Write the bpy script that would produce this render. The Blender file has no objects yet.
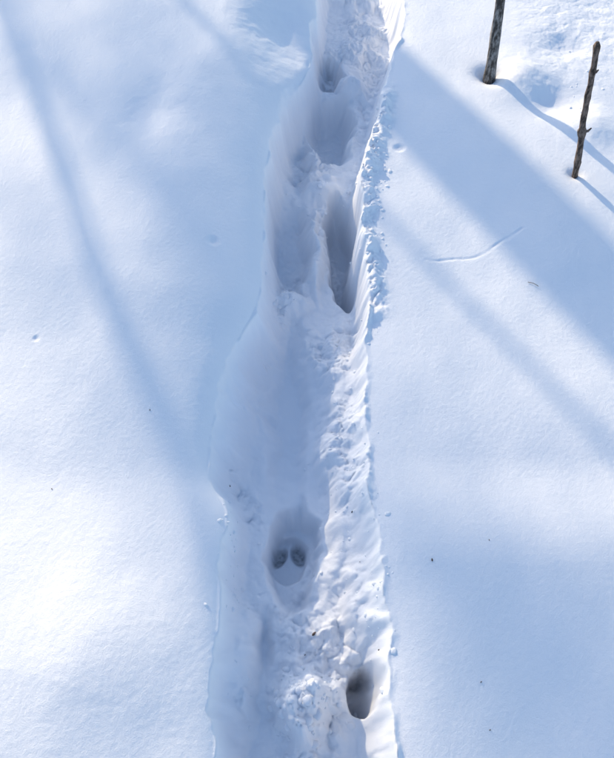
import bpy, math, random
import numpy as np
from mathutils import Vector, noise as mnoise

SUN_EL=math.radians(19); SUN_AZ=math.radians(34)
H=1.6; PITCH=math.radians(58); F=728.0
sp,cp=math.sin(PITCH),math.cos(PITCH)

def site(u,v,z=0.0):
    """sight line from the observer's eye to the snow at level z -> ground x,y in metres"""
    a=(u-307)/F; b=(379-v)/F
    t=(H-z)/(sp-b*cp)
    return np.array([t*a, t*(cp+b*sp)])

# ---------------------------------------------------------------- noise
rng=np.random.RandomState(7)
PERM=rng.permutation(4096); GA=rng.rand(4096)*2*np.pi
GX,GY=np.cos(GA),np.sin(GA)
def perlin(x,y,seed=0):
    xi=np.floor(x).astype(np.int64); yi=np.floor(y).astype(np.int64)
    xf=x-xi; yf=y-yi
    def g(ix,iy,dx,dy):
        h=PERM[(PERM[(ix+seed*131)&4095]+iy)&4095]
        return GX[h]*dx+GY[h]*dy
    u=xf*xf*xf*(xf*(xf*6-15)+10); v=yf*yf*yf*(yf*(yf*6-15)+10)
    a=g(xi,yi,xf,yf); b=g(xi+1,yi,xf-1,yf); c=g(xi,yi+1,xf,yf-1); d=g(xi+1,yi+1,xf-1,yf-1)
    return ((a+(b-a)*u)*(1-v)+(c+(d-c)*u)*v)*1.5
def fbm(x,y,o=4,seed=0,gain=.5):
    s=0;a=1;f=1
    for i in range(o):
        s=s+a*perlin(x*f+17.3*i,y*f-9.1*i,seed+i); a*=gain; f*=2.03
    return s
def sm(a,b,x):
    t=np.clip((x-a)/(b-a),0,1); return t*t*(3-2*t)
def lumps(x,y,seed):
    """rounded clods of different size: height of the nearest of randomly placed domes"""
    xi=np.floor(x).astype(np.int64); yi=np.floor(y).astype(np.int64); out=np.zeros(x.shape)
    for i in (-1,0,1):
        for j in (-1,0,1):
            h=PERM[(PERM[(xi+i+seed*131)&4095]+yi+j)&4095]
            px=xi+i+((h*37)&1023)/1023.; py=yi+j+((h*91)&1023)/1023.; r=.3+.65*((h*53)&1023)/1023.
            d2=((x-px)**2+(y-py)**2)/(r*r)
            out=np.maximum(out,r*np.sqrt(np.clip(1-d2,0,1)))
    return out

# ---------------------------------------------------------------- terrain
def axis(lo,hi,step,far):
    c=list(np.arange(lo,hi,step))
    s=step;p=c[-1]
    up=[]
    while p<far:
        s=min(s*1.12,8); p+=s; up.append(p)
    s=step;p=c[0];dn=[]
    while p>-far:
        s=min(s*1.12,8); p-=s; dn.append(p)
    return np.array(dn[::-1]+c+up)
xs=axis(-1.4,1.4,0.003,160); ys=axis(0.0,3.0,0.003,160)

def smooth_curve(yy,xx):
    k=np.hanning(31);k/=k.sum(); xp=np.pad(xx,15,mode='edge'); return np.convolve(xp,k,'valid')
def curve(pts):
    """profile along the trail (smoothed): pts = (y, value)"""
    a=np.array(sorted(pts)); yy=np.linspace(a[0,0],a[-1,0],500)
    return yy,smooth_curve(yy,np.interp(yy,a[:,0],a[:,1]))
def yv(v): return site(300,v)[1]
Lp=[(318,4),(308,50),(286,88),(272,120),(264,160),(262,200),(262,250),(256,290),(234,330),(218,380),(206,430),(204,475),(227,503),(217,560),(215,640),(212,755)]
Rp=[(408,4),(394,40),(384,80),(372,120),(362,160),(360,210),(366,260),(374,290),(366,330),(367,420),(374,500),(384,580),(392,640),(396,755)]
LR=curve([tuple(site(*p)[::-1]) for p in Lp]); RR=curve([tuple(site(*p)[::-1]) for p in Rp])
WL=curve([(yv(v),w) for v,w in [(755,.05),(620,.05),(520,.05),(490,.07),(400,.10),(300,.06),(200,.04),(50,.05)]])
WR=curve([(yv(v),w) for v,w in [(755,.065),(600,.07),(450,.065),(330,.055),(290,.04),(150,.04),(50,.05)]])
DP=curve([(yv(v),w) for v,w in [(755,.21),(600,.20),(450,.185),(300,.19),(200,.21),(50,.19)]])
SW=curve([(yv(v),w) for v,w in [(755,.04),(640,.02),(540,.0),(440,.015),(320,.045),(180,.05),(40,.06)]])

def ell(X,Y,u,v,ru,rv,z=-.16,inner=.3,rot=0):
    c=site(u,v,z); rx=abs(site(u+ru,v,z)[0]-c[0]); ry=abs(site(u,v-rv,z)[1]-site(u,v+rv,z)[1])/2
    c[1]=(site(u,v-rv,z)[1]+site(u,v+rv,z)[1])/2
    dx=X-c[0]; dy=Y-c[1]
    ca,sa=math.cos(rot),math.sin(rot)
    r=np.sqrt(((dx*ca+dy*sa)/rx)**2+((-dx*sa+dy*ca)/ry)**2)
    return 1-sm(inner,1,r)
def bell(X,Y,u,v,ru,rv):
    c=site(u,v); rx=abs(site(u+ru,v)[0]-c[0]); ry=abs(site(u,v-rv)[1]-site(u,v+rv)[1])/2
    return np.exp(-((X-c[0])/rx)**2-((Y-c[1])/ry)**2)
def pdist(X,Y,pts):
    d=np.full(X.shape,9.0)
    for p,q in zip(pts[:-1],pts[1:]):
        ex,ey=q[0]-p[0],q[1]-p[1]; L=ex*ex+ey*ey
        t=np.clip(((X-p[0])*ex+(Y-p[1])*ey)/L,0,1)
        d=np.minimum(d,np.hypot(X-p[0]-t*ex,Y-p[1]-t*ey))
    return d
WELLS=[]   # melt wells round the stems, filled in below

def height(X0,Y0):
    R=np.hypot(X0,Y0-1.3)
    near=1-sm(2.5,5,R)
    X=X0+(.012*perlin(X0*6,Y0*6,3)+.008*perlin(X0*17,Y0*17,4)+.003*perlin(X0*40,Y0*40,14))*near
    Y=Y0+(.014*perlin(X0*6,Y0*6,5)+.008*perlin(X0*17,Y0*17,6)+.003*perlin(X0*40,Y0*40,15))*near
    # broken outlines for the holes
    XH=X+(.014*perlin(X0*13,Y0*13,23)+.007*perlin(X0*31,Y0*31,24))*near
    YH=Y+(.022*perlin(X0*13,Y0*13,25)+.009*perlin(X0*31,Y0*31,26))*near
    Z=.012*fbm(X0*1.3,Y0*1.3,2,20)+.25*fbm(X0*.06,Y0*.06,3,30)*sm(3,12,R)
    xr=np.interp(Y0,*RR); xl0=np.interp(Y0,*LR)
    # right-hand sheet eases down toward the lower right, away from the sun
    t=np.clip((X0-xr)*.62-(Y0-1.35)*.78,-1,3)
    Z=Z-sm(0,.35,X0-xr)*.05*(np.sqrt((t-.1)**2+.16)+(t-.1))*.5*(1-sm(2,5,R))
    # left sheet: long low swells
    lf=sm(.0,.35,xl0-X0)*near
    Z=Z+lf*np.interp(Y0+.25*X0,*SW)
    # bank rolls over into the trench
    Z=Z-.045*np.exp(-np.clip(xl0-X0,0,9)/.10)*near*sm(yv(560),yv(440),Y0)
    Z=Z-.014*np.exp(-np.clip(xl0-X0,0,9)/.03)*near
    Z=Z-.006*np.exp(-np.clip(X0-xr,0,9)/.03)*near
    # trench
    xl=np.interp(Y,*LR); xr2=np.interp(Y,*RR)
    wl=np.interp(Y,*WL); wr=np.interp(Y,*WR); D=np.interp(Y,*DP)
    fade=(1-sm(4,7,Y0))*sm(-4,-2,Y0)
    ql=np.clip((X-xl)/wl,0,1); qr=np.clip((xr2-X)/wr,0,1)
    sl=np.sin(ql*np.pi/2)**1.2; sr=np.sin(qr*np.pi/2)**1.2      # crisp lip, rounded foot
    Z=Z-D*sl*sr*fade
    inside=sm(0,.06,X-xl)*sm(-.02,.02,xr2-X)*fade
    intr=sl*sr*fade
    # features in the trail
    E=lambda *a,**k: ell(XH,YH,*a,**k)
    Z=Z-.055*E(287,405,28,125,inner=.3)
    Z=Z+.045*E(232,400,24,80,z=-.08,inner=.1)*intr
    Z=Z-.100*E(294,552,28,66,z=-.2,inner=.6)
    Z=Z+.085*E(345,450,32,170,z=-.1,inner=.2)*intr
    Z=Z+.070*E(362,600,26,60,z=-.1,inner=.2)*intr
    Z=Z-.140*ell(X,Y,367,686,20,28,z=-.12,inner=.72)
    Z=Z-.170*ell(.5*(X+XH),.5*(Y+YH),343,248,18,62,z=-.22,inner=.6,rot=.06)
    Z=Z-.075*E(289,235,26,60,z=-.18,inner=.4)
    Z=Z+.055*E(317,240,9,60,inner=.1)
    Z=Z-.140*E(332,114,26,38,z=-.18,inner=.5)
    Z=Z-.100*E(328,54,17,20,inner=.5)
    Z=Z-.060*E(298,140,18,40,inner=.2)
    Z=Z-.040*E(375,30,25,30,z=-.05,inner=.1)
    Z=Z+.050*E(352,72,20,16,inner=.1)*intr
    Z=Z+.045*E(325,172,30,16,inner=.1)
    Z=Z-.045*bell(X,Y,282,28,34,32)
    Z=Z+.045*E(290,286,24,14,inner=.2)
    Z=Z+.120*E(304,705,42,62,z=-.12,inner=.15)
    Z=Z+.090*E(238,670,22,100,z=-.1,inner=.1)*intr
    Z=Z-.030*E(262,640,12,45,z=-.15,inner=.2)
    # hoof marks: two toes pressed into the bottom of the hole
    hc=ell(.5*(X0+XH),.5*(Y0+YH),289,552,21,26,z=-.27,inner=.75); Z=Z-.04*hc
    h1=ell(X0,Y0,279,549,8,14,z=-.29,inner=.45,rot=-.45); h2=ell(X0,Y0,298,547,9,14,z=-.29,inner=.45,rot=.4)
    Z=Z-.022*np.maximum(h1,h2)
    h3=ell(X0,Y0,358,677,9,14,z=-.24,inner=.3,rot=-.3)  # second hole: shade under its overhanging edge, painted as a dark patch
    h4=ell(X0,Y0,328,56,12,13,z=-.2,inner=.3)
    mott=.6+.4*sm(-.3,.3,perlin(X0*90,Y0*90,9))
    dirt_shade=np.clip(np.maximum(np.maximum(h1,h2),h3*.7)*.72*mott,0,1)
    dirt_shade=np.maximum(dirt_shade,h4*.3*sm(-.1,.3,perlin(X0*50,Y0*50,9)))
    # plain
    Z=Z-.016*bell(X,Y,150,122,22,26)
    Z=Z+.014*bell(X,Y,225,125,45,50)
    Z=Z+.012*bell(X,Y,120,650,70,60)
    Z=Z-.006*ell(X0,Y0,401,135,8,5,z=0,inner=.2)-.004*ell(X0,Y0,213,241,8,6,z=0,inner=.2)
    Z=Z-.003*ell(X0,Y0,38,342,5,4,z=0,inner=.1)
    # drifts by the young tree
    Z=Z+.03*bell(X,Y,528,60,24,18)
    Z=Z-.02*bell(X,Y,560,85,26,14)
    Z=Z+.025*bell(X,Y,595,112,30,18)
    Z=Z-.02*bell(X,Y,570,32,24,10)
    for wx,wy,wr_,wd in WELLS:
        Z=Z-wd*np.exp(-((X0-wx)**2+(Y0-wy)**2)/wr_**2)
    # settled fold
    fold=[site(*p) for p in [(428,243),(442,245),(455,245),(468,244),(480,241),(493,235),(505,227),(517,219),(528,212)]]
    dd=pdist(X0+.005*perlin(X0*12,Y0*12,41),Y0+.010*perlin(X0*12,Y0*12,42),fold)
    Z=Z-.0022*np.exp(-(dd/.0045)**2)*(.4+.6*sm(-.3,.3,perlin(X0*15,Y0*15,43)))
    # lumpy texture
    rightrim=np.exp(-((X-xr2-.015)/.03)**2)*sm(yv(310),yv(285),Y)*(1-sm(yv(95),yv(60),Y))
    far=sm(yv(100),yv(30),Y0)*sm(site(500,60)[0],site(570,60)[0],X0)
    flat=1-.85*ell(X,Y,290,450,34,170,inner=.7)
    cl=E(304,705,47,66,z=-.12,inner=.4)
    patch=sm(-.3,.4,perlin(X0*6,Y0*6,77))
    rough=np.clip((inside*(.22+.65*patch)+rightrim*.75)*flat+cl*.9+far*.1,0,1.2)*near
    XL=X0+.009*perlin(X0*30,Y0*30,90); YL=Y0+.009*perlin(X0*30,Y0*30,91)
    Z=Z+rough*(.030*(.4-np.abs(perlin(X*11,Y*11,50)))+.022*lumps(XL*22,YL*22,51)+.012*lumps(XL*55,YL*55,52)+.005*lumps(XL*110,YL*110,57)+.002*fbm(X0*110,Y0*110,2,53))
    sheet=1-.6*np.clip(rough,0,1)
    Z=Z+near*sheet*(.003*fbm(X0*4,Y0*3,2,60)+.0005*fbm(X0*14,Y0*10,2,61)+.0003*fbm(X0*90,Y0*90,2,64,.7))
    return Z,dirt_shade

def hz(x,y):
    z,_=height(np.array([[x]],float),np.array([[y]],float)); return float(z[0,0])
def onsnow(u,v):
    z=0
    for _ in range(8): p=site(u,v,z); z=hz(*p)
    return float(p[0]),float(p[1]),z
SAP=onsnow(490,74); STK=onsnow(575,174)
WELLS+= [(SAP[0],SAP[1],.045,.035),(STK[0],STK[1],.022,.012)]

XX,YY=np.meshgrid(xs,ys)
ZZ,DD=height(XX,YY)
ny_,nx_=XX.shape
co=np.stack([XX,YY,ZZ],-1).reshape(-1,3).astype(np.float32)
idx=np.arange(nx_*ny_).reshape(ny_,nx_)
quads=np.stack([idx[:-1,:-1],idx[:-1,1:],idx[1:,1:],idx[1:,:-1]],-1).reshape(-1,4).astype(np.int32)
me=bpy.data.meshes.new("snow_ground")
me.vertices.add(len(co)); me.vertices.foreach_set("co",co.ravel())
me.loops.add(quads.size); me.loops.foreach_set("vertex_index",quads.ravel())
me.polygons.add(len(quads)); me.polygons.foreach_set("loop_start",np.arange(0,quads.size,4,dtype=np.int32))
me.polygons.foreach_set("use_smooth",np.ones(len(quads),dtype=bool))
me.update(calc_edges=True)
at=me.attributes.new("litter_shade","FLOAT","POINT"); at.data.foreach_set("value",DD.ravel().astype(np.float32))
snow=bpy.data.objects.new("snow_ground",me); bpy.context.collection.objects.link(snow)

# ---------------------------------------------------------------- materials
def mat(name):
    m=bpy.data.materials.new(name); m.use_nodes=True
    return m,m.node_tree.nodes,m.node_tree.links,m.node_tree.nodes["Principled BSDF"]
def snowmat(name,litter_shade=True):
    m,n,l,b=mat(name)
    b.inputs["Roughness"].default_value=.55
    b.inputs["Specular IOR Level"].default_value=.3
    tc=n.new("ShaderNodeTexCoord")
    n1=n.new("ShaderNodeTexNoise"); n1.inputs["Scale"].default_value=280; n1.inputs["Detail"].default_value=4; n1.inputs["Roughness"].default_value=.85
    l.new(tc.outputs["Object"],n1.inputs["Vector"])
    bp=n.new("ShaderNodeBump"); bp.inputs["Strength"].default_value=.85; bp.inputs["Distance"].default_value=.0018
    l.new(n1.outputs["Fac"],bp.inputs["Height"]); l.new(bp.outputs["Normal"],b.inputs["Normal"])
    mx=n.new("ShaderNodeMix"); mx.data_type='RGBA'
    mx.inputs["A"].default_value=(.85,.868,.915,1)
    n2=n.new("ShaderNodeTexNoise"); n2.inputs["Scale"].default_value=120; n2.inputs["Detail"].default_value=4
    l.new(tc.outputs["Object"],n2.inputs["Vector"])
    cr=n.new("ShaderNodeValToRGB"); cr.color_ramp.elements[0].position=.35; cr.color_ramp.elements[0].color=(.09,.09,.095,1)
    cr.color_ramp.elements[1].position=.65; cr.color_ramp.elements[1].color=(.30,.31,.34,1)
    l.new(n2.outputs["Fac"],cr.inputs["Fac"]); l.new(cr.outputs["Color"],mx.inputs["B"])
    if litter_shade:
        a=n.new("ShaderNodeAttribute"); a.attribute_name="litter_shade"; l.new(a.outputs["Fac"],mx.inputs["Factor"])  # litter in the prints, plus painted overhang shade in the second hole
    else: mx.inputs["Factor"].default_value=0
    l.new(mx.outputs["Result"],b.inputs["Base Color"])
    return m
me.materials.append(snowmat("snow"))

def barkmat(name,c0,c1,scale):
    m,n,l,b=mat(name); b.inputs["Roughness"].default_value=.9
    tc=n.new("ShaderNodeTexCoord"); mp=n.new("ShaderNodeMapping"); mp.inputs["Scale"].default_value=(1,1,.35)
    l.new(tc.outputs["Object"],mp.inputs["Vector"])
    t=n.new("ShaderNodeTexNoise"); t.inputs["Scale"].default_value=scale; t.inputs["Detail"].default_value=6; t.inputs["Roughness"].default_value=.7
    l.new(mp.outputs["Vector"],t.inputs["Vector"])
    cr=n.new("ShaderNodeValToRGB"); cr.color_ramp.elements[0].position=.42; cr.color_ramp.elements[0].color=(*c0,1)
    cr.color_ramp.elements[1].position=.62; cr.color_ramp.elements[1].color=(*c1,1)
    l.new(t.outputs["Fac"],cr.inputs["Fac"]); l.new(cr.outputs["Color"],b.inputs["Base Color"])
    bp=n.new("ShaderNodeBump"); bp.inputs["Strength"].default_value=.8; bp.inputs["Distance"].default_value=.004
    l.new(t.outputs["Fac"],bp.inputs["Height"]); l.new(bp.outputs["Normal"],b.inputs["Normal"])
    return m
bark_grey=barkmat("grey_bark",(.04,.034,.03),(.30,.28,.27),80)
bark_dark=barkmat("dark_bark",(.03,.02,.015),(.22,.16,.13),110)
bark_tree=barkmat("tree_bark",(.05,.04,.035),(.20,.18,.16),25)
needle=barkmat("spruce_needles",(.02,.045,.02),(.05,.09,.035),12)

def build(name,V,Fc,m,smooth=True):
    d=bpy.data.meshes.new(name); d.from_pydata(V,[],Fc); d.update()
    if smooth: d.polygons.foreach_set("use_smooth",[True]*len(d.polygons))
    d.materials.append(m)
    o=bpy.data.objects.new(name,d); bpy.context.collection.objects.link(o); return o
def tube(V,Fc,pts,rad,n=10,seed=0,bump=0.0):
    base=len(V); N=len(pts)
    for i,p in enumerate(pts):
        p=Vector(p); a=Vector(pts[max(i-1,0)]); c=Vector(pts[min(i+1,N-1)])
        d=(c-a).normalized(); ref=Vector((1,0,0)) if abs(d.x)<.8 else Vector((0,1,0))
        s=d.cross(ref).normalized(); t=d.cross(s)
        for k in range(n):
            an=2*math.pi*k/n
            q=s*math.cos(an)+t*math.sin(an)
            r=rad[i]*(1+bump*mnoise.noise(Vector((q.x*1.6+seed,q.y*1.6,(p.z)*28+q.z))))
            V.append(tuple(p+q*r))
    for i in range(N-1):
        for k in range(n):
            Fc.append((base+i*n+k,base+i*n+(k+1)%n,base+(i+1)*n+(k+1)%n,base+(i+1)*n+k))
    Fc.append(tuple(base+k for k in range(n))[::-1]); Fc.append(tuple(base+(N-1)*n+k for k in range(n)))

def grow(V,Fc,p,d,L,r,lev,rnd,n):
    segs=max(3,int(5-lev)); pts=[p]; rad=[r]
    for i in range(segs):
        d=(d+Vector((rnd.uniform(-1,1),rnd.uniform(-1,1),rnd.uniform(-.4,.9)))*.16).normalized()
        p=p+d*L/segs; pts.append(p); rad.append(r*(1-.75*(i+1)/segs))
    tube(V,Fc,pts,rad,n)
    if lev<3:
        for i in range(1,len(pts)):
            for _ in range(2 if lev<2 else 1):
                e=(d*.5+Vector((rnd.uniform(-1,1),rnd.uniform(-1,1),rnd.uniform(0,.8)))).normalized()
                grow(V,Fc,pts[i],e,L*rnd.uniform(.35,.55),rad[i]*.55+.001,lev+1,rnd,max(4,n-2))
def bare_tree(x,y,h,r,lean,seed,first=.45,nb=16,name="bare_tree",spread=.28):
    rnd=random.Random(seed); V=[];Fc=[]
    z0=hz(x,y)-.3; pts=[];rad=[]; N=26
    for i in range(N+1):
        t=i/N
        pts.append(Vector((lean[0]*t*h+.05*math.sin(t*5+seed)*t*2,lean[1]*t*h+.05*math.cos(t*4+seed)*t*2,t*h)))
        rad.append(r*(1-.7*t)*(1+.5*math.exp(-t*30)))
    tube(V,Fc,pts,rad,14,seed,.12)
    for k in range(nb):
        t=first+(1-first)*(k+rnd.random())/nb*.97; i=t*N; a=int(i)
        p=pts[a].lerp(pts[min(a+1,N)],i-a); an=rnd.uniform(0,6.28)
        d=Vector((math.cos(an),math.sin(an),rnd.uniform(.35,1))).normalized()
        grow(V,Fc,p,d,h*spread*(1.25-t)*rnd.uniform(.7,1.2),r*(1-.7*t)*.45,1,rnd,6)
    o=build(name,V,Fc,bark_tree); o.location=(x,y,z0); return o

def spruce(x,y,h,rmax,seed,dens=1.0):
    rnd=random.Random(seed); V=[];Fc=[];VN=[];FN=[]
    z0=hz(x,y)-.2
    tube(V,Fc,[Vector((0,0,h*i/12)) for i in range(13)],[.011*h*(1-.93*i/12) for i in range(13)],10,seed,.1)
    z=.8
    while z<h-.1:
        R=rmax*(1-z/h)**.85+.05
        for k in range(6):
            an=rnd.uniform(0,6.28); L=R*rnd.uniform(.65,1.12); ca,sa=math.cos(an),math.sin(an)
            droop=rnd.uniform(-.35,-.05)
            P=[Vector((ca*L*s,sa*L*s,z+droop*L*s+.22*L*s*s)) for s in (0,.35,.7,1)]
            tube(V,Fc,P,[.006+.008*L,.006+.004*L,.004,.002],4)
            m=int((10+26*L)*dens)
            for j in range(m):
                s=rnd.uniform(.12,1); c=Vector((ca*L*s,sa*L*s,z+droop*L*s+.22*L*s*s))
                w=(.05+.22*L*(1-s*.6))*rnd.choice((-1,1))*rnd.uniform(.5,1.1)
                side=Vector((-sa*w+ca*abs(w)*.6,ca*w+sa*abs(w)*.6,-abs(w)*rnd.uniform(.1,.5)))
                t=side.cross(Vector((0,0,1))).normalized()*rnd.uniform(.018,.035)
                b=len(VN); VN+= [tuple(c),tuple(c+side*.5+t),tuple(c+side),tuple(c+side*.5-t)]; FN.append((b,b+1,b+2,b+3))
        z+=.16+.10*(1-z/h)
    e=bpy.data.objects.new("spruce_tree",None); bpy.context.collection.objects.link(e); e.location=(x,y,z0)
    for nm,a,b,m in (("trunk_and_branches",V,Fc,bark_tree),("needles",VN,FN,needle)):
        o=build(nm,a,b,m,nm[0]=='t'); o.parent=e

Sh=np.array([-math.sin(SUN_AZ),math.cos(SUN_AZ)]); Sp=np.array([math.cos(SUN_AZ),math.sin(SUN_AZ)])
TE=math.tan(SUN_EL)
def shade_tree(px,L,h,r,lx,seed,**k):
    p=px+Sh*L; bare_tree(float(p[0])-lx*L*TE,float(p[1]),h,r,(lx,0),seed,**k)

shade_tree(site(500,152),9,12,.20,-.15,3,first=.62,nb=10)       # broad band, right bank
shade_tree(site(122,190),7,9,.038,-.62,5,first=.75,nb=8)        # faint band, left sheet
shade_tree(site(500,300),10,9,.028,.10,8,first=.75,nb=8)        # fine line, right bank
# narrow spruce whose crown shades the trail and the lower right
c=(site(440,450)+site(300,300))/2-Sp*.17
q=c+Sh*24; spruce(float(q[0]),float(q[1]),13.0,1.65,41,.85)
for i,(x,y,h,r) in enumerate([(-4.5,21,14,.17),(4,9,11,.13),(7,14,12,.15),(1.8,17,13,.16),(-19,12,11,.14),(10,6,12,.15),(-8,-6,12,.14),(6,-7,12,.15),(12,22,14,.17),(-22,24,14,.18)]):
    bare_tree(x,y,h,r,(random.Random(i).uniform(-.04,.04),0),20+i,first=.4,nb=11)

# young tree at the top right
def sap():
    rnd=random.Random(4); V=[];Fc=[];pts=[];rad=[]
    for i in range(60):
        z=i*.05-.06
        pts.append(Vector((-.08*z+.005*math.sin(z*7),.12*z+.005*math.sin(z*5+1),z)))
        rad.append(.018*(1-.28*z)*(1+.12*math.exp(-((z-.13)/.02)**2)+.35*math.exp(-(z+.06)*14)))
    tube(V,Fc,pts,rad,16,2,.14)
    for k in range(9):
        i=22+k*4; an=rnd.uniform(0,6.28)
        grow(V,Fc,pts[i],Vector((math.cos(an),math.sin(an),.9)).normalized(),.55*(1.2-k/12),rad[i]*.45,1,rnd,6)
    o=build("young_tree_trunk",V,Fc,bark_grey); o.location=SAP
sap()
def stick():
    b=STK; V=[];Fc=[];pts=[];rad=[]
    t=1.99; a_,b_=(597-307)/F,(379-42)/F
    top=Vector((t*a_-b[0],t*(cp+b_*sp)-b[1],H-t*(sp-b_*cp)-b[2])); N=46
    knots=[(.10,.35),(.36,.9),(.62,.35),(.80,.6),(.97,.3)]
    for i in range(N+1):
        t=-.12+1.12*i/N
        p=top*t+Vector((.002*math.sin(t*9),0,.0)); pts.append(p)
        r=.0100*(1-.2*max(t,0))
        for k,a in knots: r*=1+.5*a*math.exp(-((t-k)/.022)**2)
        rad.append(r*(1 if i<N else .55))
    tube(V,Fc,pts,rad,12,6,.3)
    for k,sx,l in [(.36,1,.022),(.36,-1,.012),(.80,1,.014),(.62,-1,.010)]:
        p=top*k; tube(V,Fc,[p,p+Vector((sx*l*.7,-.004,l*.3)),p+Vector((sx*l,-.004,l*.8))],[.006,.004,.002],7)
    o=build("dead_stem",V,Fc,bark_dark); o.location=b
stick()

# ---------------------------------------------------------------- loose snow crumbs (one object)
def crumbs():
    rnd=random.Random(11); V=[];Fc=[]
    import bmesh
    bm=bmesh.new(); bmesh.ops.create_icosphere(bm,subdivisions=2,radius=1)
    sv=[v.co.copy() for v in bm.verts]; sf=[[v.index for v in f.verts] for f in bm.faces]; bm.free()
    spots=[]
    def scat(u,v,su,sv_,n,z,r0,r1):
        for _ in range(n):
            p=site(rnd.gauss(u,su),rnd.gauss(v,sv_),z); spots.append((p[0],p[1],r0+(r1-r0)*rnd.random()**3))
    scat(304,700,18,26,110,-.1,.003,.011)
    scat(345,450,14,80,80,-.1,.002,.007)
    scat(375,180,7,50,90,-.03,.003,.009)
    scat(290,275,14,12,30,-.12,.003,.010)
    scat(235,600,8,45,25,-.08,.002,.006)
    scat(375,620,8,40,30,-.08,.002,.007)
    scat(325,170,16,14,25,-.12,.003,.008)
    scat(228,520,5,20,16,-.03,.002,.007)
    scat(585,75,14,22,12,0,.003,.007)
    for x,y,r in spots:
        z=hz(x,y); b=len(V); o=Vector((rnd.random()*50,rnd.random()*50,rnd.random()*50))
        s=Vector((rnd.uniform(.8,1.3),rnd.uniform(.8,1.3),rnd.uniform(.5,.8)))
        for c in sv:
            k=1+.38*mnoise.noise(c*1.5+o)+.15*mnoise.noise(c*4+o)
            V.append((x+c.x*s.x*r*k,y+c.y*s.y*r*k,z-.1*r+c.z*s.z*r*k))
        Fc+= [[b+i for i in f] for f in sf]
    build("loose_snow_crumbs",V,Fc,snowmat("crumb_snow",False))
crumbs()

# ---------------------------------------------------------------- bits of bark and seeds on the snow
def debris():
    rnd=random.Random(3); V=[];Fc=[]
    L=[(314,634,.006),(432,560,.0035),(352,512,.003),(230,486,.003),(489,540,.002),(490,730,.002),(372,668,.003),(52,489,.002),(305,655,.002),(481,682,.002),(360,562,.002),(150,410,.002)]
    for u,v,r in L:
        x,y,z=onsnow(u,v); an=rnd.uniform(0,3.1)
        d=Vector((math.cos(an),math.sin(an),.3))*r
        c=Vector((x,y,z+r*.5)); tube(V,Fc,[c-d,c-d*.4,c+d*.3,c+d],[r*.2,r*.6,r*.5,r*.15],6)
    x,y,z=onsnow(533,284); tube(V,Fc,[(x-.015,y+.006,z+.002),(x,y,z+.004),(x+.014,y-.01,z+.002)],[.0008]*3,5)
    build("bark_flecks",V,Fc,bark_dark)
debris()

# ---------------------------------------------------------------- light
w=bpy.data.worlds.new("World"); bpy.context.scene.world=w; w.use_nodes=True
nt=w.node_tree; bg=nt.nodes["Background"]; sk=nt.nodes.new("ShaderNodeTexSky")
sk.sky_type='NISHITA'; sk.sun_disc=False; sk.sun_elevation=SUN_EL; sk.sun_rotation=2*math.pi-SUN_AZ; sk.ozone_density=2.0
nt.links.new(sk.outputs[0],bg.inputs[0]); bg.inputs[1].default_value=.285
sd=bpy.data.lights.new("sun","SUN"); sd.energy=5.0; sd.angle=math.radians(.5); sd.color=(1,.82,.55)
so=bpy.data.objects.new("sun",sd); bpy.context.collection.objects.link(so)
S=Vector((Sh[0]*math.cos(SUN_EL),Sh[1]*math.cos(SUN_EL),math.sin(SUN_EL)))
so.rotation_euler=S.to_track_quat('Z','Y').to_euler(); so.location=S*20

cd=bpy.data.cameras.new("camera"); cd.sensor_fit='VERTICAL'; cd.sensor_height=24; cd.lens=24*F/758; cd.clip_end=2000; cd.clip_start=.02
co_=bpy.data.objects.new("camera",cd); bpy.context.collection.objects.link(co_)
co_.location=(0,0,H); co_.rotation_euler=(math.pi/2-PITCH,0,0)
sc=bpy.context.scene; sc.camera=co_
sc.view_settings.view_transform='Standard'; sc.view_settings.look='None'; sc.view_settings.exposure=0
print("verts",len(co))
